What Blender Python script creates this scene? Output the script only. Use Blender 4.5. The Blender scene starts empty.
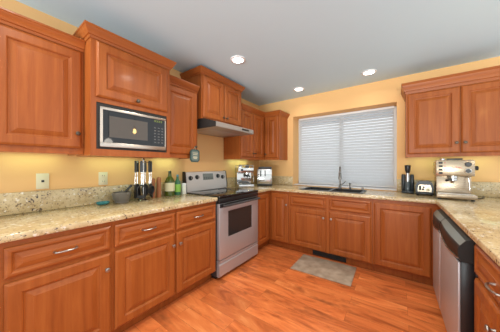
import bpy, bmesh, math, random
from mathutils import Vector, Matrix
random.seed(7)
PI = math.pi
C = bpy.context.scene.collection
S = bpy.context.scene
D, H = 3.38, 2.449                      # back wall, ceiling height

# ------------------------------------------------------------------ camera
cam_d = bpy.data.cameras.new('camera'); cam = bpy.data.objects.new('camera', cam_d); C.objects.link(cam)
cam.location = (2.228, -0.0086, 1.260)
cam.rotation_euler = (PI/2, 0, 0.6253)
cam_d.sensor_width = 36; cam_d.lens = 36*204.1/500; cam_d.shift_y = -0.0008; cam_d.clip_start = 0.02
S.camera = cam
# ------------------------------------------------------------------ world, exposure
W = bpy.data.worlds.new('daylight'); S.world = W; W.use_nodes = True
bgn = W.node_tree.nodes['Background']; bgn.inputs[0].default_value = (0.90, 0.96, 1.0, 1); bgn.inputs[1].default_value = 1.32
S.view_settings.view_transform = 'Standard'; S.view_settings.look = 'None'
S.view_settings.exposure = 0.20; S.view_settings.gamma = 1.0; S.view_settings.use_curve_mapping = False

def area_light(name, loc, rot, sx, sy, power, col=(1, 1, 1)):
    l = bpy.data.lights.new(name, 'AREA'); l.shape = 'RECTANGLE'; l.size = sx; l.size_y = sy
    l.energy = power; l.color = col
    o = bpy.data.objects.new(name, l); C.objects.link(o); o.location = loc; o.rotation_euler = rot
    return o
# soft fill bounced up from the open side behind the camera
_f = area_light('bounce_fill', (2.2, -7.0, .5), (math.radians(120), 0, math.radians(4)), 4.0, .8, 150, (.94, 1.0, .98)); _f.data.spread = math.radians(64)

# ------------------------------------------------------------------ mesh helper
class MB:
    def __init__(s): s.bm = bmesh.new()
    def box(s, x0, x1, y0, y1, z0, z1, bev=0, seg=2):
        v = [s.bm.verts.new((x, y, z)) for x in (x0, x1) for y in (y0, y1) for z in (z0, z1)]
        fs = [s.bm.faces.new([v[i] for i in q]) for q in ((0,1,3,2),(4,6,7,5),(0,4,5,1),(2,3,7,6),(0,2,6,4),(1,5,7,3))]
        if bev:
            ed = list({e for f in fs for e in f.edges})
            bmesh.ops.bevel(s.bm, geom=ed, offset=bev, segments=seg, affect='EDGES', profile=.5)
        return s
    def loops(s, rings, cap0=True, cap1=True, closed=True):
        R = [[s.bm.verts.new(p) for p in r] for r in rings]
        n = len(R[0])
        for a, b in zip(R, R[1:]):
            for i in range(n if closed else n-1):
                j = (i+1) % n
                s.bm.faces.new((a[i], a[j], b[j], b[i]))
        if cap0: s.bm.faces.new(list(reversed(R[0])))
        if cap1: s.bm.faces.new(R[-1])
        return s
    def lathe(s, o, axis, prof, seg=20, cap0=True, cap1=True):
        a = Vector(axis).normalized(); u = a.orthogonal().normalized(); w = a.cross(u); o = Vector(o)
        return s.loops([[o + a*t + (u*math.cos(k*2*PI/seg) + w*math.sin(k*2*PI/seg))*max(r, 1e-4) for k in range(seg)]
                        for r, t in prof], cap0, cap1)
    def cyl(s, p0, p1, r, r2=None, seg=14):
        p0 = Vector(p0); d = Vector(p1)-p0
        return s.lathe(p0, d, [(r, 0), (r if r2 is None else r2, d.length)], seg)
    def tube(s, pts, r, seg=10):
        pts = [Vector(p) for p in pts]; rings = []
        t0 = (pts[1]-pts[0]).normalized(); u = t0.orthogonal().normalized()
        for i, p in enumerate(pts):
            t = (pts[min(i+1, len(pts)-1)]-pts[max(i-1, 0)]).normalized()
            u = (u - t*u.dot(t)).normalized(); w = t.cross(u)
            rr = r[i] if isinstance(r, (list, tuple)) else r
            rings.append([p+(u*math.cos(k*2*PI/seg)+w*math.sin(k*2*PI/seg))*rr for k in range(seg)])
        return s.loops(rings)
    def prism(s, poly, axis, a, b):
        # poly: 2D points; axis 'x' -> (y,z), 'y' -> (x,z), 'z' -> (x,y)
        f = {'x': lambda p, t: (t, p[0], p[1]), 'y': lambda p, t: (p[0], t, p[1]), 'z': lambda p, t: (p[0], p[1], t)}[axis]
        return s.loops([[f(p, a) for p in poly], [f(p, b) for p in poly]])
    def cells(s, xs, ys, inside, z0, z1, bev=0, plane='xy'):
        # slab made of grid cells (outline with notches and holes), shared vertices
        V = {}
        def P(i, j, k):
            if (i, j, k) not in V:
                z = z1 if k else z0
                V[(i, j, k)] = s.bm.verts.new((xs[i], ys[j], z) if plane == 'xy' else (xs[i], z, ys[j]))
            return V[(i, j, k)]
        nx, ny = len(xs)-1, len(ys)-1
        ins = lambda i, j: 0 <= i < nx and 0 <= j < ny and inside((xs[i]+xs[i+1])/2, (ys[j]+ys[j+1])/2)
        for i in range(nx):
            for j in range(ny):
                if not ins(i, j): continue
                s.bm.faces.new((P(i,j,1), P(i+1,j,1), P(i+1,j+1,1), P(i,j+1,1)))
                s.bm.faces.new((P(i,j,0), P(i,j+1,0), P(i+1,j+1,0), P(i+1,j,0)))
                if not ins(i-1, j): s.bm.faces.new((P(i,j,0), P(i,j,1), P(i,j+1,1), P(i,j+1,0)))
                if not ins(i+1, j): s.bm.faces.new((P(i+1,j,0), P(i+1,j+1,0), P(i+1,j+1,1), P(i+1,j,1)))
                if not ins(i, j-1): s.bm.faces.new((P(i,j,0), P(i+1,j,0), P(i+1,j,1), P(i,j,1)))
                if not ins(i, j+1): s.bm.faces.new((P(i,j+1,0), P(i,j+1,1), P(i+1,j+1,1), P(i+1,j+1,0)))
        if bev:
            bmesh.ops.recalc_face_normals(s.bm, faces=s.bm.faces)
            ed = [e for e in s.bm.edges if len(e.link_faces) == 2 and e.calc_face_angle(0) > 1.2]
            bmesh.ops.bevel(s.bm, geom=ed, offset=bev, segments=3, affect='EDGES', profile=.5)
        return s
    def panel(s, w, h, frame=.058, t=.020, edge=.010):
        # raised panel front lying in x 0..w, z 0..h, back at y=0 and face towards -y
        k = min(1, min(w, h)/2/(frame+.062)); f = frame*k
        prof = [(0, 0), (0, t-.010), (.002, t-.007), (.007, t-.0035), (.013, t-.0005), (.015, t), (f, t), (f+.002, t-.002), (f+.005, t-.003), (f+.009*k, t-.010),
                (f+.015*k, t-.0115), (f+.017*k, t-.0105), (f+.043*k, t-.003), (f+.0445*k, t-.0015), (f+.047*k, t-.001)]
        return s.loops([[(i, -n, i), (w-i, -n, i), (w-i, -n, h-i), (i, -n, h-i)] for i, n in prof])
    def crown(s, x0, x1, d, z0, z1, out, left='flat', right='flat'):
        # moulding along the front edge y=-d of a box x0..x1, with returns or inner mitres
        h = z1-z0
        prof = [(0, z0), (.006, z0), (.008, z0+.10*h), (.010, z0+.22*h), (.018, z0+.26*h), (.021, z0+.36*h),
                (.35*out+.012, z0+.5*h), (.62*out+.008, z0+.66*h), (.82*out+.003, z0+.78*h), (.88*out, z0+.80*h), (out, z0+.86*h), (out, z1), (0, z1)]
        rings = []
        for o, z in prof:
            r = []
            if left == 'ret': r += [(x0-o, 0, z), (x0-o, -d-o, z)]
            else: r.append((x0+(o if left == 'inner' else 0), -d-o, z))
            if right == 'ret': r += [(x1+o, -d-o, z), (x1+o, 0, z)]
            else: r.append((x1-(o if right == 'inner' else 0), -d-o, z))
            rings.append(r)
        n = len(rings[0])
        R = [[s.bm.verts.new(p) for p in r] for r in rings]
        m = len(R)
        for k in range(m):
            a, b = R[k], R[(k+1) % m]
            for i in range(n-1): s.bm.faces.new((a[i], a[i+1], b[i+1], b[i]))
        s.bm.faces.new([r[0] for r in R]); s.bm.faces.new([r[-1] for r in reversed(R)])
        return s

def prop(o, label=None, cat=None, group=None, kind=None):
    if label: o['label'] = label
    if cat: o['category'] = cat
    if group: o['group'] = group
    if kind: o['kind'] = kind
    return o
def obj(name, mb, m, parent=None, loc=(0, 0, 0), rz=0, world=False, ang=30, label=None):
    bmesh.ops.recalc_face_normals(mb.bm, faces=mb.bm.faces)
    if world and parent is not None:
        p = parent; M = Matrix.Identity(4)
        while p is not None:
            M = Matrix.Translation(p.location) @ Matrix.Rotation(p.rotation_euler.z, 4, 'Z') @ M; p = p.parent
        mb.bm.transform(M.inverted())
    me = bpy.data.meshes.new(name); mb.bm.to_mesh(me); mb.bm.free()
    for p in me.polygons: p.use_smooth = True
    me.set_sharp_from_angle(angle=math.radians(ang))
    me.materials.append(m)
    o = bpy.data.objects.new(name, me); C.objects.link(o)
    o.parent = parent; o.location = loc; o.rotation_euler = (0, 0, rz)
    if label: o['label'] = label
    return o
def thing(name, label, cat, loc=(0, 0, 0), rz=0, group=None):
    o = bpy.data.objects.new(name, None); C.objects.link(o); o.empty_display_size = .1
    o.location = loc; o.rotation_euler = (0, 0, rz)
    return prop(o, label, cat, group)
def struct(name, mb, m, parent=None, **k):
    o = obj(name, mb, m, parent, **k)
    if parent is None: o['kind'] = 'structure'
    return o

# ------------------------------------------------------------------ materials
def mat(name, col, rough=.5, metal=0, emit=None, es=0, coat=0, spec=None):
    m = bpy.data.materials.new(name); m.use_nodes = True; b = m.node_tree.nodes['Principled BSDF']
    b.inputs['Base Color'].default_value = (*col, 1); b.inputs['Roughness'].default_value = rough; b.inputs['Metallic'].default_value = metal
    if coat: b.inputs['Coat Weight'].default_value = coat; b.inputs['Coat Roughness'].default_value = .12
    if spec is not None: b.inputs['Specular IOR Level'].default_value = spec
    if emit: b.inputs['Emission Color'].default_value = (*emit, 1); b.inputs['Emission Strength'].default_value = es
    return m
def nodes(m):
    nt = m.node_tree; b = nt.nodes['Principled BSDF']
    def N(t, **kw):
        n = nt.nodes.new(t)
        for k, v in kw.items():
            if k in n.inputs: n.inputs[k].default_value = v
            else: setattr(n, k, v)
        return n
    return nt, b, N, nt.links.new
def ramp(n, stops):
    e = n.color_ramp.elements
    while len(e) < len(stops): e.new(.5)
    for q, (p, c) in zip(e, stops): q.position = p; q.color = (*c, 1)
def wood(name, dark, mid, light, scale, rough=.40):
    m = mat(name, mid, rough, coat=.05, spec=.28); nt, b, N, L = nodes(m)
    tc = N('ShaderNodeTexCoord'); oi = N('ShaderNodeObjectInfo')
    off = N('ShaderNodeVectorMath', operation='SCALE'); L(oi.outputs['Location'], off.inputs[0]); off.inputs['Scale'].default_value = 3.7
    add = N('ShaderNodeVectorMath', operation='ADD'); L(tc.outputs['Object'], add.inputs[0]); L(off.outputs[0], add.inputs[1])
    mp = N('ShaderNodeMapping'); mp.inputs['Scale'].default_value = scale; L(add.outputs[0], mp.inputs[0])
    n1 = N('ShaderNodeTexNoise', Scale=1.0, Detail=6.0, Roughness=.62, Distortion=.6); L(mp.outputs[0], n1.inputs['Vector'])
    r = N('ShaderNodeValToRGB'); ramp(r, [(.25, dark), (.5, mid), (.78, light)]); L(n1.outputs['Fac'], r.inputs[0])
    mp2 = N('ShaderNodeMapping'); mp2.inputs['Scale'].default_value = [q*.22 for q in scale]; L(add.outputs[0], mp2.inputs[0])
    n2 = N('ShaderNodeTexNoise', Scale=1.0, Detail=2.0); L(mp2.outputs[0], n2.inputs['Vector'])
    hs = N('ShaderNodeHueSaturation'); L(r.outputs[0], hs.inputs['Color'])
    mr = N('ShaderNodeMapRange'); mr.inputs['To Min'].default_value = .86; mr.inputs['To Max'].default_value = 1.14; L(n2.outputs['Fac'], mr.inputs[0]); L(mr.outputs[0], hs.inputs['Value'])
    L(hs.outputs[0], b.inputs['Base Color'])
    return m
CD, CM, CL = (.27, .066, .0125), (.345, .091, .0175), (.425, .127, .027)
WV = wood('cherry_vertical', CD, CM, CL, (28, 28, 1.6))
WH = wood('cherry_horizontal', CD, CM, CL, (1.6, 28, 28))
WX = wood('cherry_panel', CD, CM, CL, (20, 20, 1.2))

def granite():
    m = mat('granite', (.6, .5, .33), .14); nt, b, N, L = nodes(m)
    tc = N('ShaderNodeTexCoord'); v = tc.outputs['Object']
    geo = N('ShaderNodeNewGeometry'); v = geo.outputs['Position']
    n0 = N('ShaderNodeTexNoise', Scale=7.0, Detail=3.0); L(v, n0.inputs['Vector'])
    r0 = N('ShaderNodeValToRGB'); ramp(r0, [(.3, (.49, .355, .18)), (.5, (.59, .45, .245)), (.72, (.67, .55, .34))]); L(n0.outputs['Fac'], r0.inputs[0])
    n1 = N('ShaderNodeTexNoise', Scale=46.0, Detail=3.0, Roughness=.6); L(v, n1.inputs['Vector'])
    r1 = N('ShaderNodeValToRGB'); ramp(r1, [(.54, (0, 0, 0)), (.66, (1, 1, 1))]); L(n1.outputs['Fac'], r1.inputs[0])
    m1 = N('ShaderNodeMix', data_type='RGBA'); L(r1.outputs[0], m1.inputs[0]); L(r0.outputs[0], m1.inputs[6]); m1.inputs[7].default_value = (.40, .28, .14, 1)
    n2 = N('ShaderNodeTexNoise', Scale=70.0, Detail=2.0); L(v, n2.inputs['Vector'])
    n3 = N('ShaderNodeTexNoise', Scale=5.0, Detail=2.0); L(v, n3.inputs['Vector'])
    ad = N('ShaderNodeMath', operation='MULTIPLY_ADD'); L(n3.outputs['Fac'], ad.inputs[0]); ad.inputs[1].default_value = .35; L(n2.outputs['Fac'], ad.inputs[2])
    r2 = N('ShaderNodeValToRGB'); ramp(r2, [(.79, (0, 0, 0)), (.87, (1, 1, 1))]); L(ad.outputs[0], r2.inputs[0])
    m2 = N('ShaderNodeMix', data_type='RGBA'); L(r2.outputs[0], m2.inputs[0]); L(m1.outputs[2], m2.inputs[6]); m2.inputs[7].default_value = (.085, .055, .045, 1)
    n4 = N('ShaderNodeTexNoise', Scale=38.0, Detail=2.0); n4.noise_dimensions = '4D'; n4.inputs['W'].default_value = 4; L(v, n4.inputs['Vector'])
    r4 = N('ShaderNodeValToRGB'); ramp(r4, [(.60, (0, 0, 0)), (.70, (1, 1, 1))]); L(n4.outputs['Fac'], r4.inputs[0])
    m3 = N('ShaderNodeMix', data_type='RGBA'); L(r4.outputs[0], m3.inputs[0]); L(m2.outputs[2], m3.inputs[6]); m3.inputs[7].default_value = (.80, .74, .62, 1)
    L(m3.outputs[2], b.inputs['Base Color'])
    return m
GR = granite()

def floor_mat():
    m = mat('hardwood_planks', (.5, .2, .06), .33); nt, b, N, L = nodes(m)
    geo = N('ShaderNodeNewGeometry'); v = geo.outputs['Position']
    br = N('ShaderNodeTexBrick', Scale=1.0); br.offset = .37; br.offset_frequency = 2
    br.inputs['Brick Width'].default_value = 1.15; br.inputs['Row Height'].default_value = .127; br.inputs['Mortar Size'].default_value = .0008
    br.inputs['Color1'].default_value = (0, 0, 0, 1); br.inputs['Color2'].default_value = (1, 1, 1, 1); br.inputs['Mortar'].default_value = (.5, .5, .5, 1); br.inputs['Bias'].default_value = 0
    L(v, br.inputs['Vector'])
    # per plank offset of the grain
    sc = N('ShaderNodeVectorMath', operation='SCALE'); L(br.outputs['Color'], sc.inputs[0]); sc.inputs['Scale'].default_value = 9
    ad = N('ShaderNodeVectorMath', operation='ADD'); L(v, ad.inputs[0]); L(sc.outputs[0], ad.inputs[1])
    mp = N('ShaderNodeMapping'); mp.inputs['Scale'].default_value = (1.5, 6.5, 1); L(ad.outputs[0], mp.inputs[0])
    n1 = N('ShaderNodeTexNoise', Scale=1.0, Detail=7.0, Roughness=.62, Distortion=1.6); L(mp.outputs[0], n1.inputs['Vector'])
    r1 = N('ShaderNodeValToRGB'); ramp(r1, [(.28, (.36, .080, .020)), (.45, (.64, .165, .044)), (.60, (.75, .222, .063)), (.76, (.90, .34, .115))]); L(n1.outputs['Fac'], r1.inputs[0])
    hs = N('ShaderNodeHueSaturation'); L(r1.outputs[0], hs.inputs['Color'])
    mr = N('ShaderNodeMapRange'); mr.inputs['To Min'].default_value = .84; mr.inputs['To Max'].default_value = 1.16; L(br.outputs['Color'], mr.inputs[0]); L(mr.outputs[0], hs.inputs['Value'])
    # knots
    n2 = N('ShaderNodeTexNoise', Scale=3.3, Detail=3.0, Roughness=.6); mp2 = N('ShaderNodeMapping'); mp2.inputs['Scale'].default_value = (1, 2.2, 1); L(ad.outputs[0], mp2.inputs[0]); L(mp2.outputs[0], n2.inputs['Vector'])
    r2 = N('ShaderNodeValToRGB'); ramp(r2, [(.57, (0, 0, 0)), (.74, (.75, .75, .75))]); L(n2.outputs['Fac'], r2.inputs[0])
    m1 = N('ShaderNodeMix', data_type='RGBA'); L(r2.outputs[0], m1.inputs[0]); L(hs.outputs[0], m1.inputs[6]); m1.inputs[7].default_value = (.22, .055, .018, 1)
    m2 = N('ShaderNodeMix', data_type='RGBA'); L(br.outputs['Fac'], m2.inputs[0]); L(m1.outputs[2], m2.inputs[6]); m2.inputs[7].default_value = (.28, .075, .022, 1)
    L(m2.outputs[2], b.inputs['Base Color'])
    bp = N('ShaderNodeBump', Strength=.12, Distance=.01); L(n1.outputs['Fac'], bp.inputs['Height']); L(bp.outputs[0], b.inputs['Normal'])
    return m
def paint(name, col, rough=.7, bump=.04):
    m = mat(name, col, rough); nt, b, N, L = nodes(m)
    geo = N('ShaderNodeNewGeometry'); n = N('ShaderNodeTexNoise', Scale=140.0, Detail=3.0); L(geo.outputs['Position'], n.inputs['Vector'])
    bp = N('ShaderNodeBump', Strength=bump, Distance=.01); L(n.outputs['Fac'], bp.inputs['Height']); L(bp.outputs[0], b.inputs['Normal'])
    return m
def brushed(name, col, rough, scale):
    m = mat(name, col, rough, 1.0); nt, b, N, L = nodes(m)
    tc = N('ShaderNodeTexCoord'); mp = N('ShaderNodeMapping'); mp.inputs['Scale'].default_value = scale; L(tc.outputs['Object'], mp.inputs[0])
    n = N('ShaderNodeTexNoise', Scale=1.0, Detail=3.0); L(mp.outputs[0], n.inputs['Vector'])
    mr = N('ShaderNodeMapRange'); mr.inputs['To Min'].default_value = rough-.06; mr.inputs['To Max'].default_value = rough+.10; L(n.outputs['Fac'], mr.inputs[0]); L(mr.outputs[0], b.inputs['Roughness'])
    return m
WALL = paint('yellow_wall_paint', (.82, .485, .197))
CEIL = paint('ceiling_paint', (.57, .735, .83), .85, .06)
FLOOR = floor_mat()
STEEL = brushed('brushed_steel', (.66, .65, .64), .30, (4, 4, 300))
STEELH = brushed('steel_front', (.54, .54, .565), .42, (6, 6, 260)); STEELH.node_tree.nodes['Principled BSDF'].inputs['Metallic'].default_value = .62
CHROME = mat('chrome', (.58, .56, .53), .15, 1)
NICKEL = mat('satin_nickel', (.42, .39, .36), .34, 1)
BLACK = mat('black_plastic', (.012, .012, .013), .32)
BLACKG = mat('black_glass', (.008, .008, .009), .035)
DARKW = mat('dark_window_glass', (.030, .027, .026), .06)
DGREY = mat('dark_grey', (.05, .05, .052), .4)
VOID = mat('matte_black', (.02, .018, .016), .7)  # flat black for the microwave trim, hood end and register louvers
WHITE = mat('white_vinyl', (.80, .81, .82), .4)
IVORY = mat('ivory_plastic', (.72, .65, .44), .45)
TEAL = mat('teal_glaze', (.035, .20, .22), .25)
STONE = mat('grey_marble', (.15, .135, .115), .35)
MILLW = wood('mill_wood', (.26, .09, .035), (.36, .14, .06), (.42, .18, .08), (60, 60, 4))
RED = mat('red_lettering', (.62, .03, .04), .4)
LAMP = mat('lamp_lens', (1, 1, 1), .5, emit=(1, .97, .92), es=6)
BULB = mat('warm_bulb', (1, .9, .6), .5, emit=(1, .62, .20), es=45)

# ------------------------------------------------------------------ the room
XR, YB = 3.8, -1.4
struct('floor', MB().box(-.1, XR, YB, D+.12, -.05, 0), FLOOR)
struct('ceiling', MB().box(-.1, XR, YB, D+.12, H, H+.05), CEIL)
struct('wall_left', MB().box(-.1, 0, YB, D+.12, 0, H), WALL)
wx0, wx1, wz0, wz1 = .725, 2.222, .918, 2.122
struct('wall_back', MB().cells([0, wx0, wx1, XR], [0, wz0, wz1, H], lambda x, z: not (wx0 < x < wx1 and wz0 < z < wz1), D, D+.30, plane='xz'), WALL)
# window: vinyl frame with two lights, sill, panes
win = bpy.data.objects.new('window_1', None); C.objects.link(win); win.location = (1.47, D+.27, wz0); win['kind'] = 'structure'
wy0, wy1 = D+.250, D+.293
a0, a1, b0, b1 = wx0+.001, wx1-.001, wz0+.013, wz1-.001
mx = 1.47
obj('window_frame', MB().cells([a0, a0+.05, mx-.03, mx+.03, a1-.05, a1], [b0, b0+.055, b1-.05, b1],
    lambda x, z: not (b0+.055 < z < b1-.05 and (a0+.05 < x < mx-.03 or mx+.03 < x < a1-.05)), wy0, wy1, bev=.004, plane='xz'), WHITE, win, world=True)
GLASS = bpy.data.materials.new('window_glass'); GLASS.use_nodes = True
_t = GLASS.node_tree; _t.nodes.remove(_t.nodes['Principled BSDF'])
_m = _t.nodes.new('ShaderNodeMixShader'); _m.inputs[0].default_value = .08; _a = _t.nodes.new('ShaderNodeBsdfTransparent'); _g = _t.nodes.new('ShaderNodeBsdfGlossy'); _g.inputs['Roughness'].default_value = .02
_t.links.new(_a.outputs[0], _m.inputs[1]); _t.links.new(_g.outputs[0], _m.inputs[2]); _t.links.new(_m.outputs[0], _t.nodes['Material Output'].inputs[0])
obj('window_pane', MB().box(a0+.051, mx-.031, wy0+.018, wy0+.022, b0+.056, b1-.051), GLASS, win, world=True)
obj('window_pane', MB().box(mx+.031, a1-.051, wy0+.018, wy0+.022, b0+.056, b1-.051), GLASS, win, world=True)
obj('window_sill', MB().box(a0, a1, D+.001, D+.293, wz0+.001, wz0+.012, .003), WHITE, win, world=True)

prop(obj('added_eave', MB().box(-.1, XR, D+.32, D+1.15, 2.16, 2.24), mat('added_eave_paint', (.34, .40, .46), .7)), kind='structure')  # unseen eave, added to dim the daylight on the top of the blind

# window blind
SLAT = mat('blind_slat', (.76, .765, .77), .5); _nt, _b, _N, _L = nodes(SLAT)
_tr = _N('ShaderNodeBsdfTranslucent'); _tr.inputs[0].default_value = (.74, .77, .80, 1); _mx = _N('ShaderNodeMixShader'); _mx.inputs[0].default_value = .45
_L(_b.outputs[0], _mx.inputs[1]); _L(_tr.outputs[0], _mx.inputs[2]); _L(_mx.outputs[0], _nt.nodes['Material Output'].inputs[0])
bl = thing('window_blind', 'white horizontal slatted blind lowered over the window above the sink', 'blind', (1.47, D+.215, b1-.05))
bx0, bx1, by = a0+.026, a1-.028, D+.212
obj('headrail', MB().box(bx0, bx1, by-.022, by+.024, b1-.036, b1-.003, .004), WHITE, bl, world=True)
sl = MB(); zt, zb_, n = b1-.056, b0+.055, 26
tilt = math.radians(57)
for i in range(n):
    z = zt+(zb_-zt)*i/(n-1); hw = .0245; dy, dz = hw*math.cos(tilt), hw*math.sin(tilt)
    ring = []
    for t, th in ((-1, 0), (-.5, .0022), (0, .003), (.5, .0022), (1, 0), (.5, -.0004), (0, .0004), (-.5, -.0004)):
        ring.append((by+t*dy - th*math.sin(tilt), z+t*dz + th*math.cos(tilt)))
    sl.prism(ring, 'x', bx0+.004, bx1-.004)
obj('slats', sl, SLAT, bl, world=True)
obj('bottom_rail', MB().box(bx0+.003, bx1-.003, by-.018, by+.018, b0+.012, b0+.028, .004), WHITE, bl, world=True)
for x in (bx0+.16, mx, bx1-.16):
    obj('ladder_cord', MB().cyl((x, by-.027, b0+.02), (x, by-.027, b1-.03), .0012, seg=6), WHITE, bl, world=True)

# recessed ceiling lights
for k, (x, y, lab) in enumerate(((.78, 1.767, 'round recessed ceiling light nearest the range hood, largest of the three'),
                    (.99, 3.0, 'round recessed ceiling light above the left end of the window'),
                    (1.936, 2.98, 'round recessed ceiling light above the right end of the window'))):
    t = thing('recessed_ceiling_light', lab, 'ceiling light', (x, y, H-.012), group='recessed ceiling lights')
    obj('trim_ring', MB().lathe((0, 0, 0), (0, 0, 1), [(.060, .004), (.062, 0), (.082, .003), (.086, .0115), (.060, .0115)], 32, False, False), WHITE, t)
    obj('lens', MB().lathe((0, 0, 0), (0, 0, 1), [(.030, .002), (.0605, .0045), (.0605, .0118), (.02, .0118)], 32), LAMP, t)
    l = bpy.data.lights.new('downlight', 'AREA'); l.shape = 'DISK'; l.size = .11; l.energy = 2.5 if k == 0 else 1.3; l.color = (1, .93, .82); l.spread = math.radians(150)
    lo = bpy.data.objects.new('downlight', l); C.objects.link(lo); lo.parent = t; lo.location = (0, 0, -.004)
for x, y in ((1.7, 1.25), (.95, .15), (2.3, -.6)):  # unseen extra ceiling lights, added to brighten the floor and the room
    t = thing('recessed_ceiling_light', 'unseen round recessed ceiling light added over the camera side of the kitchen', 'ceiling light', (x, y, H-.012), group='recessed ceiling lights')
    obj('trim_ring', MB().lathe((0, 0, 0), (0, 0, 1), [(.066, .004), (.068, 0), (.082, .003), (.086, .0115), (.066, .0115)], 32, False, False), WHITE, t)
    l = bpy.data.lights.new('downlight', 'AREA'); l.shape = 'DISK'; l.size = .13; l.energy = 6 if x < 1 else 15; l.color = (1, .93, .82); l.spread = math.radians(150)
    lo = bpy.data.objects.new('downlight', l); C.objects.link(lo); lo.location = (x, y, H-.004)

# ------------------------------------------------------------------ cabinet hardware and fronts
def knob(parent, x, z, m=None, y=-.020):
    return obj('knob', MB().lathe((x, y, z), (0, -1, 0), [(.008, -.001), (.0075, .002), (.0055, .006), (.0055, .013), (.0125, .018), (.0155, .023), (.0145, .027), (.008, .030)], 18), m or NICKEL, parent, label='small satin nickel knob')
def pull(parent, x, z, L=.10, y=-.019):
    mb = MB(); h = L/2
    pts = [(x-h, y, z), (x-h, y-.012, z), (x-h*.96, y-.021, z), (x-h*.8, y-.026, z)] + [(x+h*t, y-.027-.005*(1-t*t), z) for t in (-.5, -.2, 0, .2, .5)] + [(x+h*.8, y-.026, z), (x+h*.96, y-.021, z), (x+h, y-.012, z), (x+h, y, z)]
    mb.tube(pts, [.0075, .0055, .005, .005, .005, .006, .0066, .006, .005, .005, .005, .0055, .0075])
    return obj('pull', mb, NICKEL, parent, label='arched satin nickel drawer pull')
def front(parent, kind, x0, z0, w, h, d, kn=None, rz=0, y=None, wm=None):
    """door or drawer front as a child; kn = knob/pull position in the front's own frame"""
    name = {'door': 'cabinet_door', 'drawer': 'drawer_front'}[kind]
    o = obj(name, MB().panel(w, h, .060 if kind == 'door' else .026), wm or (WV if kind == 'door' else WH), parent, loc=(x0, -d if y is None else y, z0), rz=rz, ang=11)
    if kn:
        (knob if kind == 'door' else pull)(o, *kn)
    return o
def toe_body(w, d=.61, sink=False, h=.872):
    mb = MB()
    if not sink:
        mb.prism([(0, .001), (0, h), (-d, h), (-d, .108), (-(d-.075), .108), (-(d-.075), .001)], 'x', 0, w)
    else:
        mb.box(0, .018, -d+.02, 0, .108, h); mb.box(w-.018, w, -d+.02, 0, .108, h); mb.box(.018, w-.018, -d+.02, 0, .108, .126)
        mb.box(0, w, -d, -d+.0195, .108, h); mb.box(0, w, -(d-.075), -.02, .001, .1075)
    return mb
DZ0, DZ1, RZ0, RZ1 = .112, .660, .684, .842
L90 = PI/2

# left run
def base(label, loc, rz, w, fronts, sink=False):
    t = thing('base_cabinet', label, 'cabinet', loc, rz, 'base cabinets')
    obj('cabinet_body', toe_body(w, sink=sink), WX, t)
    for f in fronts: front(t, *f)
    return t
KN = .028
base('cherry base cabinet at the far left edge, mostly cut off by the frame', (.004, -.42, 0), L90, .500,
     [('drawer', .012, RZ0, .476, RZ1-RZ0, .61, (.238, .079)), ('door', .012, DZ0, .476, DZ1-DZ0, .61, (.448, .448))])
base('cherry base cabinet with one wide drawer over one door, nearest the camera on the left', (.004, .082, 0), L90, .499,
     [('drawer', .016, RZ0, .472, RZ1-RZ0, .61, (.236, .079)), ('door', .016, DZ0, .472, DZ1-DZ0, .61, (.472-KN, .448))])
base('double cherry base cabinet with two drawers over two doors, left of the range', (.004, .583, 0), L90, 1.001,
     [('drawer', .012, RZ0, .478, RZ1-RZ0, .61, (.239, .079)), ('drawer', .504, RZ0, .485, RZ1-RZ0, .61, (.242, .079)),
      ('door', .012, DZ0, .478, DZ1-DZ0, .61, (.478-KN, .448)), ('door', .504, DZ0, .485, DZ1-DZ0, .61, (KN, .448))])
# corner cabinet right of the range
t = thing('corner_base_cabinet', 'cherry corner base cabinet with two full height doors between range and sink cabinet', 'cabinet', (.004, D-.004, 0), 0, 'base cabinets')
x0, y0, y1 = .004, 2.362, D-.004
cm = MB().cells([x0, .61, .936], [y0, D-.61, y1], lambda x, y: x < .61 or y > D-.61, .108, .872)
cm.cells([x0, .535, .936], [y0, D-.535, y1], lambda x, y: x < .535 or y > D-.535, .001, .107)
obj('cabinet_body', cm, WX, t, world=True)
front(t, 'door', .61-x0, DZ0, .345, .728, 0, None, rz=L90, y=2.372-y1)
front(t, 'door', .645-x0, DZ0, .282, .728, 0, (.282-.024, .570), y=D-.61-y1)
base('cherry sink base cabinet under the window, two false drawers over two doors', (.938, D-.004, 0), 0, 1.052,
     [('drawer', .016, RZ0, .514, RZ1-RZ0, .606), ('drawer', .566, RZ0, .474, RZ1-RZ0, .606),
      ('door', .016, DZ0, .514, DZ1-DZ0, .606, (.514-.030, .456)), ('door', .566, DZ0, .474, DZ1-DZ0, .606, (.030, .456))], sink=True)
t = thing('corner_base_cabinet', 'cherry blind corner base cabinet with one large full height door right of the sink', 'cabinet', (1.992, D-.004, 0), 0, 'base cabinets')
cm = MB().cells([1.992, 2.58, 3.17], [2.592, D-.61, y1], lambda x, y: x > 2.58 or y > D-.61, .108, .872)
cm.cells([1.992, 2.655, 3.17], [2.592, D-.535, y1], lambda x, y: x > 2.655 or y > D-.535, .001, .107)
obj('cabinet_body', cm, WX, t, world=True)
front(t, 'door', .016, DZ0, .500, .722, .606)
# right run
base('cherry base cabinet with a drawer over two doors at the right edge, beside the dishwasher', (3.17, 1.598, 0), -L90, .70,
     [('drawer', .012, RZ0, .676, RZ1-RZ0, .59, (.345, .075)), ('door', .012, DZ0, .332, DZ1-DZ0, .59, (.332-.030, .455)), ('door', .352, DZ0, .336, DZ1-DZ0, .59, (.030, .455))]).children[0].scale = (1, .59/.61, 1)

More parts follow.
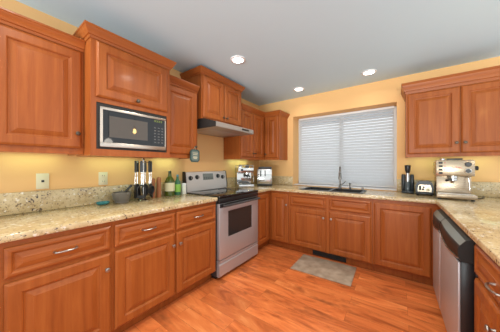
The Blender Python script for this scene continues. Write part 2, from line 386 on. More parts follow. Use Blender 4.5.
# countertops
t = thing('countertop', 'speckled beige granite countertop along the left wall, left of the range', 'countertop', (.004, .57, .874), group='granite countertops')
obj('slab', MB().box(.003, .648, -.45, 1.587, .8745, .914, .009, 3), GR, t, world=True)
obj('backsplash', MB().box(.003, .023, -.45, 1.587, .9145, 1.068, .003), GR, t, world=True)
t = thing('countertop', 'speckled beige granite countertop holding the sink and wrapping around to the right', 'countertop', (1.6, D-.3, .874), group='granite countertops')
cy = D-.648
obj('slab', MB().cells([.003, .648, 1.09, 1.87, 2.54, 3.22], [.88, 2.36, cy, 2.84, 3.20, D-.003],
    lambda x, y: (y > cy and not (1.09 < x < 1.87 and 2.84 < y < 3.20)) or (x < .648 and y > 2.36) or x > 2.54, .8745, .914, bev=.008), GR, t, world=True)
obj('backsplash', MB().box(.003, .023, 2.36, D-.025, .9145, 1.066, .003), GR, t, world=True)
obj('backsplash', MB().box(.003, wx0-.002, D-.023, D-.003, .9145, 1.066, .003), GR, t, world=True)
obj('backsplash', MB().box(wx1+.002, 3.22, D-.023, D-.003, .9145, 1.078, .003), GR, t, world=True)

# ------------------------------------------------------------------ upper cabinets
KM = mat('dark_bronze', (.13, .10, .075), .38, 1)
def upper(label, loc, rz, w, d, z0, z1, doors, cr, ch=.075, out=.045, left='flat', right='flat', hollow=None, cx0=0):
    t = thing('wall_cabinet', label, 'cabinet', loc, rz, 'wall cabinets')
    mb = MB()
    if hollow:
        hz0, hz1, hx0, hx1, hd = hollow
        mb.cells([0, hx0, hx1, w], [z0, hz0, hz1, z1], lambda x, z: not (hx0 < x < hx1 and hz0 < z < hz1), -d, -d+hd, plane='xz')
        mb.box(0, w, -d+hd+.0005, 0, z0+.032, z1)
    else:      # bottom panel recessed behind a lip
        mb.box(0, w, -d, 0, z0+.032, z1); mb.box(0, w, -d, -d+.02, z0, z0+.0318); mb.box(0, .018, -d+.0202, 0, z0, z0+.0318); mb.box(w-.018, w, -d+.0202, 0, z0, z0+.0318)
    obj('cabinet_body', mb, WX, t)
    for f in doors: front(t, 'door', f[0], f[2], f[1]-f[0], f[3]-f[2], d, (*f[4], KM))
    obj('crown_molding', MB().crown(cx0, w, d, cr, cr+ch, out, left, right), WH, t, ang=11)
    return t
Zl = 1.343
upper('tall cherry wall cabinet with one door at the left edge, nearest the camera', (.003, .035, 0), L90, .463, .33, Zl, 2.13,
      [(.030, .450, 1.385, 2.092, (.420-.028, .105))], 2.100)
upper('deep raised cherry wall cabinet holding the built-in microwave below its door', (.003, .501, 0), L90, .618, .467, 1.333, 2.22,
      [(.030, .588, 1.758, 2.158, (.28, .030))], 2.168, .078, .045, left='ret', right='ret', hollow=(1.382, 1.722, .034, .588, .32))
upper('narrow one-door cherry wall cabinet between the microwave and the range hood', (.003, 1.122, 0), L90, .440, .33, Zl, 2.13,
      [(.020, .420, 1.385, 2.092, (.372, .088))], 2.100)
upper('raised two-door cherry wall cabinet directly above the range hood', (.003, 1.600, 0), L90, .758, .36, 1.818, 2.37,
      [(.016, .374, 1.834, 2.335, (.374-.016-.026, .05)), (.384, .742, 1.834, 2.335, (.026, .05))], 2.342, .073, .040, left='ret', right='ret')
upper('two-door cherry wall cabinet on the left wall between the range hood and the corner', (.003, 2.362, 0), L90, D-.33-2.362-.003, .33, 1.358, 2.13,
      [(.018, .326, 1.395, 2.098, (.326-.018-.026, .06)), (.336, .640, 1.395, 2.098, (.026, .06))], 2.105, .075, .046, right='inner')
upper('corner cherry wall cabinet on the back wall left of the window, with an exposed side', (.003, D-.003, 0), 0, .617, .330, 1.358, 2.13,
      [(.352, .602, 1.395, 2.098, (.024, .06))], 2.105, .075, .046, left='inner', right='ret', cx0=.33)
upper('wide two-door cherry wall cabinet right of the window above the espresso machine', (2.312, D-.003, 0), 0, .91, .330, 1.358, 2.13,
      [(.014, .452, 1.395, 2.098, (.438-.028, .108)), (.460, .896, 1.395, 2.098, (.028, .108))], 2.105, .125, .046, left='ret')

# ------------------------------------------------------------------ range
RY0, RY1 = 1.593, 2.354; RM = (RY0+RY1)/2
t = thing('kitchen_range', 'stainless steel electric range with black glass cooktop between the base cabinets', 'range', (.33, RM, 0))
obj('range_body', MB().box(.01, .615, RY0, RY1, .03, .895, .004), DGREY, t, world=True)
for x in (.08, .54):
    for y in (RY0+.06, RY1-.06): obj('leveling_foot', MB().cyl((x, y, .001), (x, y, .0295), .02), BLACK, t, world=True)
obj('cooktop', MB().box(.075, .668, RY0, RY1, .8955, .924, .006, 3), BLACKG, t, world=True, label='glossy black glass cooktop')
for x, y, r in ((.22, RY0+.20, .075), (.22, RY1-.20, .095), (.48, RY0+.20, .105), (.48, RY1-.20, .075)):
    obj('burner_ring', MB().lathe((x, y, .9238), (0, 0, 1), [(r-.004, 0), (r-.004, .0008), (r, .0008), (r, 0)], 40, False, False), DGREY, t, world=True, label='grey ring printed on the black glass')
obj('front_trim', MB().box(.6155, .660, RY0+.002, RY1-.002, .842, .894, .004), BLACK, t, world=True, label='black strip under the cooktop edge')
BGS = brushed('backguard_steel', (.70, .68, .65), .36, (6, 200, 6)); BGS.node_tree.nodes['Principled BSDF'].inputs['Metallic'].default_value = .5
g = obj('backguard', MB().prism([(.012, .925), (.085, .925), (.085, .985), (.058, 1.172), (.045, 1.178), (.012, 1.178)], 'y', RY0+.012, RY1-.012), BGS, t, world=True)
for ya, yb in ((RY0, RY0+.0115), (RY1-.0115, RY1)):
    obj('backguard_end_cap', MB().prism([(.010, .925), (.090, .925), (.090, .985), (.062, 1.176), (.046, 1.183), (.010, 1.183)], 'y', ya, yb), BLACK, t, world=True, label='black end cap')
pn = Vector((.187, 0, .027)).normalized()
fx = lambda z: .085-(z-.985)*.027/.187
for y, z in ((1.672, 1.098), (1.778, 1.106), (2.165, 1.108), (2.262, 1.090)):
    k = obj('control_knob', MB().lathe(Vector((fx(z), y, z)), pn, [(.030, .0003), (.030, .004), (.024, .006), (.023, .022), (.020, .025)], 22), BLACK, g, world=True, label='round black control knob')
    obj('knob_pointer', MB().box(fx(z)+.0255, fx(z)+.028, y-.003, y+.003, z-.014, z+.021), STEEL, k, world=True)
DISP = mat('display_grey_green', (.20, .23, .21), .25)
dp = lambda z, o: fx(z)+o
obj('display', MB().prism([(dp(1.062, .0004), 1.062), (dp(1.062, .0025), 1.062), (dp(1.150, .0025), 1.150), (dp(1.150, .0004), 1.150)], 'y', 1.882, 2.072), DISP, g, world=True, label='grey green display panel with small dark buttons')
bt = MB()
for i in range(5):
    for z in (1.078, 1.096): bt.box(dp(z, .0024), dp(z, .004), 1.896+i*.034, 1.916+i*.034, z-.005, z+.005)
obj('display_buttons', bt, DGREY, g, world=True)
d = obj('oven_door', MB().cells([RY0+.004, RY0+.145, RY1-.150, RY1-.004], [.222, .448, .742, .838], lambda y, z: not (RY0+.145 < y < RY1-.150 and .448 < z < .742), -.662, -.617, plane='xz', bev=.003), STEELH, t, world=False)
for v in d.data.vertices:                       # built in the xz plane: turn the panel to face +x
    y, mx_, z = v.co; v.co = (-mx_-t.location.x, y-t.location.y, z)
d.data.flip_normals(); d.data.update()
obj('oven_window', MB().box(.632, .6585, RY0+.146, RY1-.151, .449, .741), DARKW, d, world=True, label='dark glass oven window')
obj('rack', MB().tube([(.630, RY0+.16, .56), (.630, RY1-.16, .56)], .003, 6), STEEL, d, world=True)
obj('door_band', MB().box(.6622, .667, RY0+.004, RY1-.004, .796, .838, .002), BLACK, d, world=True, label='black band across the top of the oven door')
hb = MB().tube([(.706, RY0+.03, .817), (.708, RM, .817), (.706, RY1-.03, .817)], .013, 12)
for y in (RY0+.06, RY1-.06): hb.cyl((.6671, y, .817), (.703, y, .817), .010)
obj('oven_handle', hb, DGREY, d, world=True, label='dark grey bar handle')
dr = obj('storage_drawer', MB().prism([(.617, .035), (.652, .035), (.660, .045), (.660, .165), (.648, .178), (.660, .190), (.660, .213), (.617, .213)], 'y', RY0+.004, RY1-.004), STEELH, t, world=True)
obj('toe_panel', MB().box(.54, .60, RY0+.01, RY1-.01, .004, .0295), BLACK, t, world=True)

# range hood
HSTEEL = brushed('hood_steel', (.46, .44, .42), .40, (6, 6, 200)); HSTEEL.node_tree.nodes['Principled BSDF'].inputs['Metallic'].default_value = .7
t = thing('range_hood', 'slim stainless steel range hood under the raised cabinet over the range', 'range hood', (.26, RM, 1.70))
HP = [(.004, 1.700), (.582, 1.700), (.588, 1.706), (.588, 1.757), (.400, 1.8155), (.004, 1.8155)]
obj('hood_shell', MB().prism(HP, 'y', RY0+.022, RY1-.006), HSTEEL, t, world=True)
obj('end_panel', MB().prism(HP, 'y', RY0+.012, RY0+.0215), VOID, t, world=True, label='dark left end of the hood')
obj('filter_panel', MB().box(.08, .40, RY0+.12, RY1-.12, 1.6975, 1.6995).box(.09, .39, RM-.003, RM+.003, 1.6955, 1.6976), STEELH, t, world=True, label='mesh grease filter panel')
obj('switch_plate', MB().box(.5883, .591, RY1-.27, RY1-.12, 1.722, 1.744, .001), BLACK, t, world=True, label='black switch plate on the front lip')

# microwave in its cabinet opening
t = thing('microwave', 'stainless steel microwave with dark glass door built into the deep wall cabinet', 'microwave', (.30, .811, 1.384))
my0, my1, mz0, mz1 = .555, 1.074, 1.399, 1.694
obj('microwave_case', MB().box(.16, .462, my0+.004, my1-.004, mz0+.002, mz1-.002), BLACK, t, world=True)
obj('trim_kit', MB().cells([.536, my0-.001, my1+.001, 1.088], [1.3835, mz0-.001, mz1+.001, 1.7205], lambda y, z: not (my0-.001 < y < my1+.001 and mz0-.001 < z < mz1+.001), -.466, -.45, plane='xz'), VOID, t, label='black trim around the microwave')
_o = t.children[-1]; _o.data.transform(Matrix.Translation(-t.location) @ Matrix(((0, -1, 0, 0), (1, 0, 0, 0), (0, 0, 1, 0), (0, 0, 0, 1))))
for y in (my0+.05, my1-.05): obj('foot', MB().cyl((.42, y, 1.3835), (.42, y, mz0+.0015), .012), BLACK, t, world=True)
fr = obj('front_frame', MB().box(.4622, .479, my0, my1, mz0, mz0+.034, .002).box(.4622, .479, my0, my1, mz1-.020, mz1, .002)
    .box(.4622, .479, my0, my0+.018, mz0+.0342, mz1-.0202).box(.4622, .479, my1-.010, my1, mz0+.0342, mz1-.0202), brushed('bronzed_steel', (.58, .50, .43), .28, (4, 4, 60)), t, world=True)
dg = obj('glass_door', MB().box(.463, .4765, my0+.0185, my1-.136, mz0+.0345, mz1-.0205), BLACKG, t, world=True, label='black glass door')
obj('door_window', MB().box(.4766, .4778, my0+.060, my1-.170, mz0+.075, mz1-.060), mat('microwave_screen', (.085, .070, .055), .03), dg, world=True, label='grey see-through screen')
cp = obj('control_panel', MB().box(.463, .4765, my1-.1355, my1-.0105, mz0+.0345, mz1-.0205), BLACKG, t, world=True, label='black control panel')
GRN = mat('green_display', (.05, .1, .02), .4, emit=(.60, .62, .10), es=.35)
dsg = MB()
for i in range(4):
    y = my1-.110+i*.020
    for z0_, z1_ in ((1.650, 1.654), (1.661, 1.665)): dsg.box(.4766, .4772, y, y+.012, z0_, z1_)
    dsg.box(.4766, .4772, y+.010, y+.0125, 1.651, 1.664)
obj('clock_display', dsg, GRN, cp, world=True)
kb = MB()
for i in range(3):
    for j in range(6): kb.box(.4766, .4772, my1-.112+i*.034, my1-.094+i*.034, 1.462+j*.026, 1.472+j*.026)
obj('keypad', kb, mat('keypad_grey', (.10, .10, .10), .4), cp, world=True)

# ------------------------------------------------------------------ dishwasher and compactor on the right run
def slanted(name, label, cat, y0, y1, xf):
    t = thing(name, label, cat, (2.86, (y0+y1)/2, 0))
    obj('appliance_body', MB().box(2.572, 3.15, y0, y1, .10, .862, .003), BLACK, t, world=True)
    obj('toe_panel', MB().box(2.62, 3.10, y0+.005, y1-.005, .001, .0995), BLACK, t, world=True)
    dc = obj('appliance_door', MB().box(xf+.010, 2.5715, y0, y1, .112, .722, .003), BLACK, t, world=True)
    obj('steel_skin', MB().box(xf, xf+.0098, y0+.004, y1-.002, .114, .716, .002), STEELH, dc, world=True, label='stainless steel door skin')
    n = 12; rings = []; tops = []
    for i in range(n+1):
        f = i/n; y = y0+(y1-y0)*f; b = .010*math.sin(PI*f); low = .022*math.sin(PI*f)
        rings.append([(x, y, z) for x, z in ((2.571, .858), (xf+.062, .856), (xf+.030, .842), (xf+.006-b, .812), (xf-b, .800), (xf-.001-b, .765), (xf+.002-b, .745-low), (xf+.0098, .7235-low*.2), (2.571, .7235))])
        tops.append([(xf+.0295, y, .8430), (xf+.0065-b, y, .8136), (xf+.005-b, y, .8150), (xf+.0283, y, .8446)])
    p = obj('control_panel', MB().loops(rings), mat('charcoal_panel', (.018, .018, .017), .42, spec=.3), t, world=False, ang=40)
    p.data.transform(Matrix.Translation(-t.location))
    obj('sloped_top_sheen', MB().loops(tops), mat('grey_green_sheen', (.30, .31, .27), .35, .8), p, world=True, label='grey green strip painted as the reflection on the sloped top')  # reflection on the dark sloped panel, put in as a lighter strip
    pts = [(xf-.001-.010*math.sin(PI*i/n), y0+(y1-y0)*i/n, .742-.024*math.sin(PI*i/n)) for i in range(n+1)]
    obj('trim_strip', MB().tube(pts, .0035, 8), CHROME, p, world=True, label='thin chrome curved trim')
    return t
slanted('dishwasher', 'stainless dishwasher with bulging dark control panel, nearest on the right run', 'dishwasher', 1.604, 2.198, 2.505)
slanted('trash_compactor', 'narrow dark-topped steel appliance between the dishwasher and the back corner', 'trash compactor', 2.206, 2.586, 2.503)

# ------------------------------------------------------------------ sink and tap
t = thing('kitchen_sink', 'dark drop-in double bowl sink set in the granite below the window', 'sink', (1.48, 3.02, .70))
hin = lambda x, y: not (2.862 < y < 3.180 and (1.112 < x < 1.462 or 1.498 < x < 1.848))
sk = MB().cells([1.093, 1.112, 1.462, 1.498, 1.848, 1.867], [2.843, 2.862, 3.180, 3.197], hin, .70, .9145)
SINKM = mat('dark_sink', (.030, .028, .027), .35)
obj('sink_bowls', sk, SINKM, t, world=True)
obj('sink_rim', MB().cells([1.072, 1.112, 1.462, 1.498, 1.848, 1.888], [2.822, 2.862, 3.180, 3.222], hin, .9147, .9215, bev=.002), SINKM, t, world=True)
obj('sink_floor', MB().box(1.093, 1.867, 2.843, 3.197, .690, .6998), SINKM, t, world=True)
for x in (1.272, 1.688): obj('drain', MB().lathe((x, 3.03, .7), (0, 0, 1), [(.045, 0), (.045, .003), (.035, .004), (.02, .001)], 20), CHROME, t, world=True, label='round chrome drain')
t = thing('kitchen_faucet', 'tall dark nickel pull-down faucet behind the sink', 'faucet', (1.529, 3.268, .915))
FM = mat('dark_nickel', (.20, .185, .17), .25, 1)
obj('base_flange', MB().lathe((0, 0, 0), (0, 0, 1), [(.028, 0), (.028, .006), (.020, .012), (.017, .05)], 20), FM, t)
r = .060; top = .262
pts = [(0, 0, .045), (0, 0, .15), (0, 0, top)] + [(.213*(r-r*math.cos(a)), -(r-r*math.cos(a)), top+r*math.sin(a)) for a in [PI*k/8 for k in range(1, 9)]] + [(.026, -2*r, top-.02)]
obj('gooseneck', MB().tube(pts, .0115, 12), FM, t)
obj('spray_head', MB().lathe((.026, -2*r, top-.015), (0, 0, -1), [(.013, 0), (.017, .01), (.019, .05), (.022, .09), (.021, .10), (.015, .102)], 16), FM, t, label='thicker spray head')
lv = MB().cyl((.012, 0, .065), (.034, 0, .068), .010); lv.tube([(.03, 0, .068), (.055, -.005, .085), (.085, -.01, .118)], [.006, .005, .0045])
obj('lever_handle', lv, FM, t)
t = thing('soap_dispenser', 'small nickel soap dispenser pump to the right of the faucet', 'soap dispenser', (1.668, 3.268, .915))
obj('dispenser_body', MB().lathe((0, 0, 0), (0, 0, 1), [(.020, 0), (.020, .005), (.013, .01), (.012, .055), (.015, .06), (.015, .085), (.008, .09)], 16), FM, t)
obj('spout', MB().tube([(0, 0, .082), (0, -.02, .092), (0, -.06, .092), (0, -.075, .082)], .005), FM, t)
t = thing('air_gap_cap', 'short chrome air gap cap behind the right end of the sink', 'air gap', (1.832, 3.262, .915))
obj('cap', MB().lathe((0, 0, 0), (0, 0, 1), [(.022, 0), (.022, .006), (.017, .008), (.017, .035), (.013, .040)], 16), NICKEL, t)

# ------------------------------------------------------------------ wall plates, plaque, mat, register
for y, lab in ((.333, 'ivory wall plate with a single black jack, left of the two on the left wall'), (.733, 'ivory outlet plate on the left wall behind the teal dish')):
    t = thing('wall_outlet', lab, 'outlet', (.0005, y, 1.14), group='wall plates')
    obj('cover_plate', MB().box(0, .006, -.036, .036, -.060, .060, .002), IVORY, t)
    if y < .5: obj('jack', MB().box(.0062, .009, -.008, .008, -.008, .008), BLACK, t, label='small black jack')
    else:
        for z in (-.026, .026):
            q = obj('receptacle', MB().box(.0062, .008, -.017, .017, z-.014, z+.014, .0008), IVORY, t)
            obj('slots', MB().box(.0081, .0086, -.009, -.006, z-.004, z+.006).box(.0081, .0086, .006, .009, z-.004, z+.006), BLACK, q)
t = thing('hanging_plaque', 'small teal plaque with pale lines hanging from the narrow wall cabinet beside the range', 'plaque', (.372, 1.492, 1.300))
PT = mat('plaque_teal', (.04, .085, .075), .4)
oc = lambda hy, a, b, k: [(-hy+k, a), (hy-k, a), (hy, a+k), (hy, b-k), (hy-k, b), (-hy+k, b), (-hy, b-k), (-hy, a+k)]
obj('plaque_rim', MB().prism(oc(.064, 0, .142, .022), 'x', 0, .010), PT, t)
obj('plaque_face', MB().prism(oc(.050, .014, .128, .018), 'x', .0102, .013), mat('plaque_grey', (.13, .18, .165), .5), t, label='grey green face')
ln = MB()
for z, h in ((.098, .036), (.080, .030), (.056, .026), (.046, .030), (.036, .022)): ln.box(.0131, .0140, -h, h, z, z+.006)
obj('plaque_lines', ln, IVORY, t, label='pale illegible lines')
obj('hanging_cord', MB().tube([(.005, -.012, .142), (.006, 0, .172), (.005, .012, .142)], .0016, 6), IVORY, t)
t = thing('floor_mat', 'grey brown rectangular mat on the wood floor in front of the sink', 'mat', (1.495, 2.548, .001), math.radians(1.5))
MM = mat('mat_weave', (.36, .27, .19), .9); nt, b, N, L = nodes(MM)
tc = N('ShaderNodeTexCoord'); nz = N('ShaderNodeTexNoise', Scale=9.0, Detail=5.0); L(tc.outputs['Object'], nz.inputs['Vector'])
rr = N('ShaderNodeValToRGB'); ramp(rr, [(.3, (.30, .22, .15)), (.55, (.42, .325, .235)), (.75, (.50, .40, .30))]); L(nz.outputs['Fac'], rr.inputs[0]); L(rr.outputs[0], b.inputs['Base Color'])
obj('mat_pad', MB().box(-.335, .335, -.235, .235, 0, .009, .004), MM, t)
t = thing('floor_register', 'black slotted heat register in the toe kick behind the mat', 'vent', (1.48, 2.83, .004))
obj('register_frame', MB().cells([-.215, -.200, .200, .215], [.012, .022, .082, .092], lambda x, z: not (-.2 < x < .2 and .022 < z < .082), -.002, .006, plane='xz'), BLACK, t)
obj('louvers', MB().box(-.199, .199, .001, .006, .023, .081).box(-.199, .199, -.002, .001, .036, .039).box(-.199, .199, -.002, .001, .050, .053).box(-.199, .199, -.002, .001, .064, .067), VOID, t)

# ------------------------------------------------------------------ things on the left counter
Z = .9145
prop(obj('teal_dish', MB().lathe((0, 0, 0), (0, 0, 1), [(.030, 0), (.045, .006), (.052, .020), (.050, .023), (.042, .010), (.02, .006)], 28), TEAL, loc=(.105, .698, Z)), 'small shallow teal dish on the counter left of the grey mortar', 'dish')
t = thing('mortar', 'grey marble mortar bowl on the left counter beside the utensil carousel', 'mortar', (.125, .842, Z))
obj('bowl', MB().lathe((0, 0, 0), (0, 0, 1), [(.055, 0), (.060, .008), (.058, .014), (.070, .034), (.078, .075), (.080, .095), (.072, .097), (.066, .075), (.050, .036), (.02, .026)], 30), STONE, t)
for a in (.3, PI+.3): obj('lug', MB().box(-.012, .012, -.012, .010, .076, .094, .004), STONE, t, loc=(.078*math.cos(a), .078*math.sin(a), 0))
P0, P1 = Vector((.100, .835, Z+.047)), Vector((.095, .945, Z+.155))
prop(obj('pestle', MB().lathe(P0, P1-P0, [(.010, -.012), (.019, 0), (.018, .03), (.011, .05), (.010, .12), (.014, .145), (.010, .152)], 16), DGREY), 'dark grey pestle leaning in the marble mortar', 'pestle')
# utensil carousel
cx, cyy = .150, 1.032
t = thing('utensil_carousel', 'tall chrome carousel stand hung with black kitchen utensils on the left counter', 'utensil stand', (cx, cyy, Z))
obj('base_plate', MB().lathe((0, 0, 0), (0, 0, 1), [(.056, 0), (.058, .004), (.054, .009), (.020, .012), (.010, .02)], 30), CHROME, t)
obj('center_pole', MB().cyl((0, 0, .018), (0, 0, .400), .0085), CHROME, t)
obj('top_knob', MB().lathe((0, 0, .4), (0, 0, 1), [(.009, .0005), (.014, .008), (.010, .018), (.004, .02)], 14), CHROME, t)
ring = MB().tube([(.062*math.cos(a), .062*math.sin(a), .378) for a in [2*PI*k/24 for k in range(25)]], .003, 6)
for k in range(3): a = PI*k/3; ring.tube([(.062*math.cos(a), .062*math.sin(a), .378), (-.062*math.cos(a), -.062*math.sin(a), .378)], .0025, 6)
obj('hook_ring', ring, CHROME, t)
UH = mat('utensil_grey', (.045, .052, .056), .35)
heads = ['ladle', 'turner', 'spoon', 'slotted', 'fork', 'masher']
for k in range(6):
    a = 2*PI*k/6+.35; x, y = cx+.074*math.cos(a), cyy+.074*math.sin(a); rz = a+PI/2
    u = thing('kitchen_utensil', 'black and steel kitchen utensil hanging from the chrome carousel stand', 'utensil', (x, y, Z+.075), rz, 'utensils on the carousel')
    obj('handle', MB().prism([(-.011, .205), (.011, .205), (.013, .23), (.012, .30), (.006, .318), (-.006, .318), (-.012, .30), (-.013, .23)], 'y', -.006, .006), UH, u)
    obj('shaft', MB().cyl((0, 0, .085), (0, 0, .2048), .0042), CHROME, u, label='chrome shaft')
    hd = MB(); h = heads[k]
    if h == 'ladle': hd.lathe((0, -.012, .042), (0, -1, -.15), [(.006, -.018), (.030, -.010), (.036, .010), (.034, .012), (.027, -.006), (.004, -.014)], 18); hd.box(-.005, .005, -.004, .003, .07, .0848)
    elif h in ('turner', 'slotted'): hd.prism([(-.034, -.02), (.034, -.02), (.036, -.01), (.028, .06), (.008, .0848), (-.008, .0848), (-.028, .06), (-.036, -.01)], 'y', -.003, .003)
    elif h == 'spoon': hd.prism([(.030*math.sin(q)*(1-.15*math.cos(q)), .03-.050*math.cos(q)) for q in [2*PI*i/18 for i in range(18)]], 'y', -.005, .003); hd.box(-.005, .005, -.003, .003, .075, .0848)
    elif h == 'fork':
        hd.box(-.028, .028, -.004, .004, .03, .0848, .003)
        for i in range(4): hd.box(-.027+i*.0155, -.0195+i*.0155, -.004, .004, -.02, .0298)
    else: hd.tube([(0, 0, .0848), (-.03, 0, .06), (-.03, 0, -.01), (0, 0, -.02), (.03, 0, -.01), (.03, 0, .06), (0, 0, .0840)], .006, 8); hd.box(-.028, .028, -.004, .004, -.016, .004)
    hd.bm.transform(Matrix.Translation((0, 0, .0848)) @ Matrix.Diagonal((1.15, 1.15, 1.3, 1)) @ Matrix.Translation((0, 0, -.0848)))
    obj('head', hd, BLACK, u)
def mill(label, y, h, r, x):
    t = thing('pepper_mill', label, 'pepper mill', (x, y, Z), group='wooden mills')
    obj('mill_body', MB().lathe((0, 0, 0), (0, 0, 1), [(r, 0), (r*1.04, .004), (r*1.02, h*.30), (r*.94, h*.55), (r, h*.74)], 22), MILLW, t)
    obj('mill_head', MB().lathe((0, 0, h*.745), (0, 0, 1), [(r*.96, 0), (r, h*.05), (r*.96, h*.18), (r*.6, h*.235), (r*.2, h*.245)], 22), MILLW, t)
mill('lighter brown wooden mill right beside the utensil carousel', 1.158, .212, .019, .105)
mill('darker reddish wooden mill between the other mill and the oil bottle', 1.222, .222, .024, .105)
OILG = mat('olive_glass', (.070, .095, .012), .08, spec=.6); OILD = mat('dark_oil', (.03, .045, .010), .08); LAB = mat('cream_label', (.70, .66, .42), .6)
t = thing('oil_bottle', 'large green olive oil bottle with cream label left of the range', 'bottle', (.100, 1.358, Z), group='bottles beside the range')
obj('bottle_glass', MB().lathe((0, 0, 0), (0, 0, 1), [(.050, 0), (.054, .006), (.054, .150), (.050, .178), (.034, .205), (.021, .222), (.018, .255)], 28), OILG, t)
obj('label', MB().lathe((0, 0, .055), (0, 0, 1), [(.0542, 0), (.0549, 0), (.0549, .095), (.0542, .095)], 28, False, False), LAB, t, label='cream paper label')
obj('cap', MB().lathe((0, 0, .2555), (0, 0, 1), [(.017, 0), (.018, .004), (.018, .025), (.014, .029)], 18), OILD, t)
t = thing('oil_bottle', 'slimmer bottle with bright green label between large oil bottle and white jar', 'bottle', (.100, 1.462, Z), group='bottles beside the range')
obj('bottle_glass', MB().lathe((0, 0, 0), (0, 0, 1), [(.034, 0), (.036, .006), (.036, .135), (.030, .160), (.016, .185), (.013, .215)], 24), mat('green_glass', (.05, .17, .09), .08), t)
obj('label', MB().lathe((0, 0, .035), (0, 0, 1), [(.0362, 0), (.0368, 0), (.0368, .090), (.0362, .090)], 24, False, False), mat('green_label', (.25, .52, .08), .5), t, label='bright green label')
obj('cap', MB().lathe((0, 0, .2155), (0, 0, 1), [(.014, 0), (.014, .020), (.011, .023)], 16), mat('blue_cap', (.10, .28, .34), .4), t, label='blue green cap')
t = thing('white_jar', 'small white lidded jar beside the left end of the range', 'jar', (.115, 1.540, Z))
obj('jar_body', MB().lathe((0, 0, 0), (0, 0, 1), [(.028, 0), (.030, .005), (.030, .095), (.027, .104)], 22), mat('jar_white', (.74, .74, .66), .4), t)
obj('lid', MB().lathe((0, 0, .1045), (0, 0, 1), [(.029, 0), (.029, .022), (.026, .026)], 22), WHITE, t)

# ------------------------------------------------------------------ coffee things in the left corner
t = thing('espresso_machine', 'shiny chrome coffee machine with cup rail in the corner right beside the range', 'coffee machine', (.235, 2.595, Z), math.radians(52))
obj('machine_base', MB().box(-.12, .12, -.15, .13, .004, .055, .006), CHROME, t)
obj('drip_grate', MB().box(-.105, .105, -.145, -.03, .0552, .060).box(-.1, .1, -.14, -.136, .0602, .062), BLACK, t, label='black drip grate')
obj('back_housing', MB().box(-.12, .12, .0, .13, .0555, .24, .006), CHROME, t)
obj('top_housing', MB().box(-.125, .125, -.12, .135, .2405, .315, .008), CHROME, t)
obj('group_head', MB().lathe((.03, -.065, .240), (0, 0, -1), [(.034, 0), (.034, .03), (.030, .035)], 20), CHROME, t)
pf = MB().lathe((.03, -.065, .2045), (0, 0, -1), [(.032, 0), (.032, .018), (.014, .03), (.010, .045)], 20); pf.tube([(.03, -.095, .195), (.03, -.13, .190), (.03, -.20, .183)], [.008, .012, .013], 10)
obj('portafilter', pf, BLACK, t, label='black handled portafilter')
rl = MB().tube([(-.115, .125, .345), (-.115, -.11, .345), (.115, -.11, .345), (.115, .125, .345), (-.115, .125, .345)], .004, 8)
for x, y in ((-.115, .125), (-.115, -.11), (.115, -.11), (.115, .125)): rl.cyl((x, y, .3152), (x, y, .345), .0035, seg=8)
obj('cup_rail', rl, CHROME, t)
for x in (-.06, .05): obj('stacked_cup', MB().lathe((x, .01, .3155), (0, 0, 1), [(.030, 0), (.030, .03), (.022, .045)], 18), STEEL if x < 0 else DGREY, t)
obj('steam_wand', MB().tube([(.105, -.10, .2404), (.110, -.125, .20), (.112, -.14, .09)], .0045, 8), CHROME, t)
obj('brew_knob', MB().lathe((-.07, -.12, .278), (0, -1, 0), [(.02, .0005), (.019, .018), (.012, .022)], 18), BLACK, t, label='black knob')
t = thing('coffee_maker', 'boxy brushed steel coffee maker in the back corner below the wall cabinets', 'coffee maker', (.345, 3.045, Z), math.radians(28))
obj('maker_base', MB().box(-.125, .125, -.12, .12, .003, .030, .004), BLACK, t, label='dark base')
obj('maker_housing', MB().box(-.125, .125, -.115, .12, .0305, .285, .010), STEEL, t)
obj('maker_top', MB().box(-.105, .118, -.105, .11, .2855, .325, .008), DGREY, t, label='dark grey lid')
obj('front_plate', MB().box(-.115, .115, -.119, -.1152, .045, .200, .002), CHROME, t)
for x in (-.062, .012): obj('slot_lever', MB().box(x-.008, x+.008, -.130, -.1155, .165, .265, .003), BLACK, t, label='upright black lever on the front')

# ------------------------------------------------------------------ coffee things on the right
t = thing('coffee_grinder', 'tall black coffee grinder with two side columns, right of the window', 'coffee grinder', (2.334, 3.255, Z), math.radians(-2))
GB = mat('grinder_black', (.020, .024, .028), .28)
obj('grinder_base', MB().box(-.062, .062, -.07, .06, .002, .028, .005), GB, t)
for s_ in (-1, 1): obj('side_column', MB().lathe((s_*.044, 0, .0285), (0, 0, 1), [(.019, 0), (.021, .004), (.020, .19), (.016, .205), (.010, .208)], 20), GB, t)
obj('center_canister', MB().lathe((0, -.02, .0285), (0, 0, 1), [(.030, 0), (.031, .01), (.030, .11), (.026, .118)], 22), mat('smoked_canister', (.07, .09, .10), .12), t, label='smoky canister')
obj('neck', MB().lathe((0, -.005, .147), (0, 0, 1), [(.022, 0), (.024, .07), (.018, .105)], 20), STEEL, t, label='silver neck')
obj('hopper', MB().lathe((0, -.005, .2525), (0, 0, 1), [(.018, 0), (.027, .03), (.032, .085), (.031, .095), (.02, .10)], 24), BLACK, t)
t = thing('toaster', 'small black toaster with chrome front between the grinder and the espresso machine', 'toaster', (2.488, 3.160, Z), math.radians(-4))
obj('toaster_shell', MB().prism([(-.078, .012), (.078, .012), (.080, .10), (.066, .150), (.040, .166), (-.040, .166), (-.066, .150), (-.080, .10)], 'y', -.085, .10), BLACK, t)
obj('front_plate', MB().prism([(-.060, .045), (.060, .045), (.060, .095), (.048, .125), (-.048, .125), (-.060, .095)], 'y', -.089, -.0852), brushed('toaster_steel', (.34, .27, .20), .25, (5, 5, 90)), t, label='chrome front plate')
obj('front_guard', MB().box(-.050, -.030, -.0975, -.0892, .060, .112, .003).box(-.024, -.006, -.0955, -.0892, .060, .082, .003).box(-.080, .080, -.105, -.0855, .0125, .036, .004), BLACK, t)
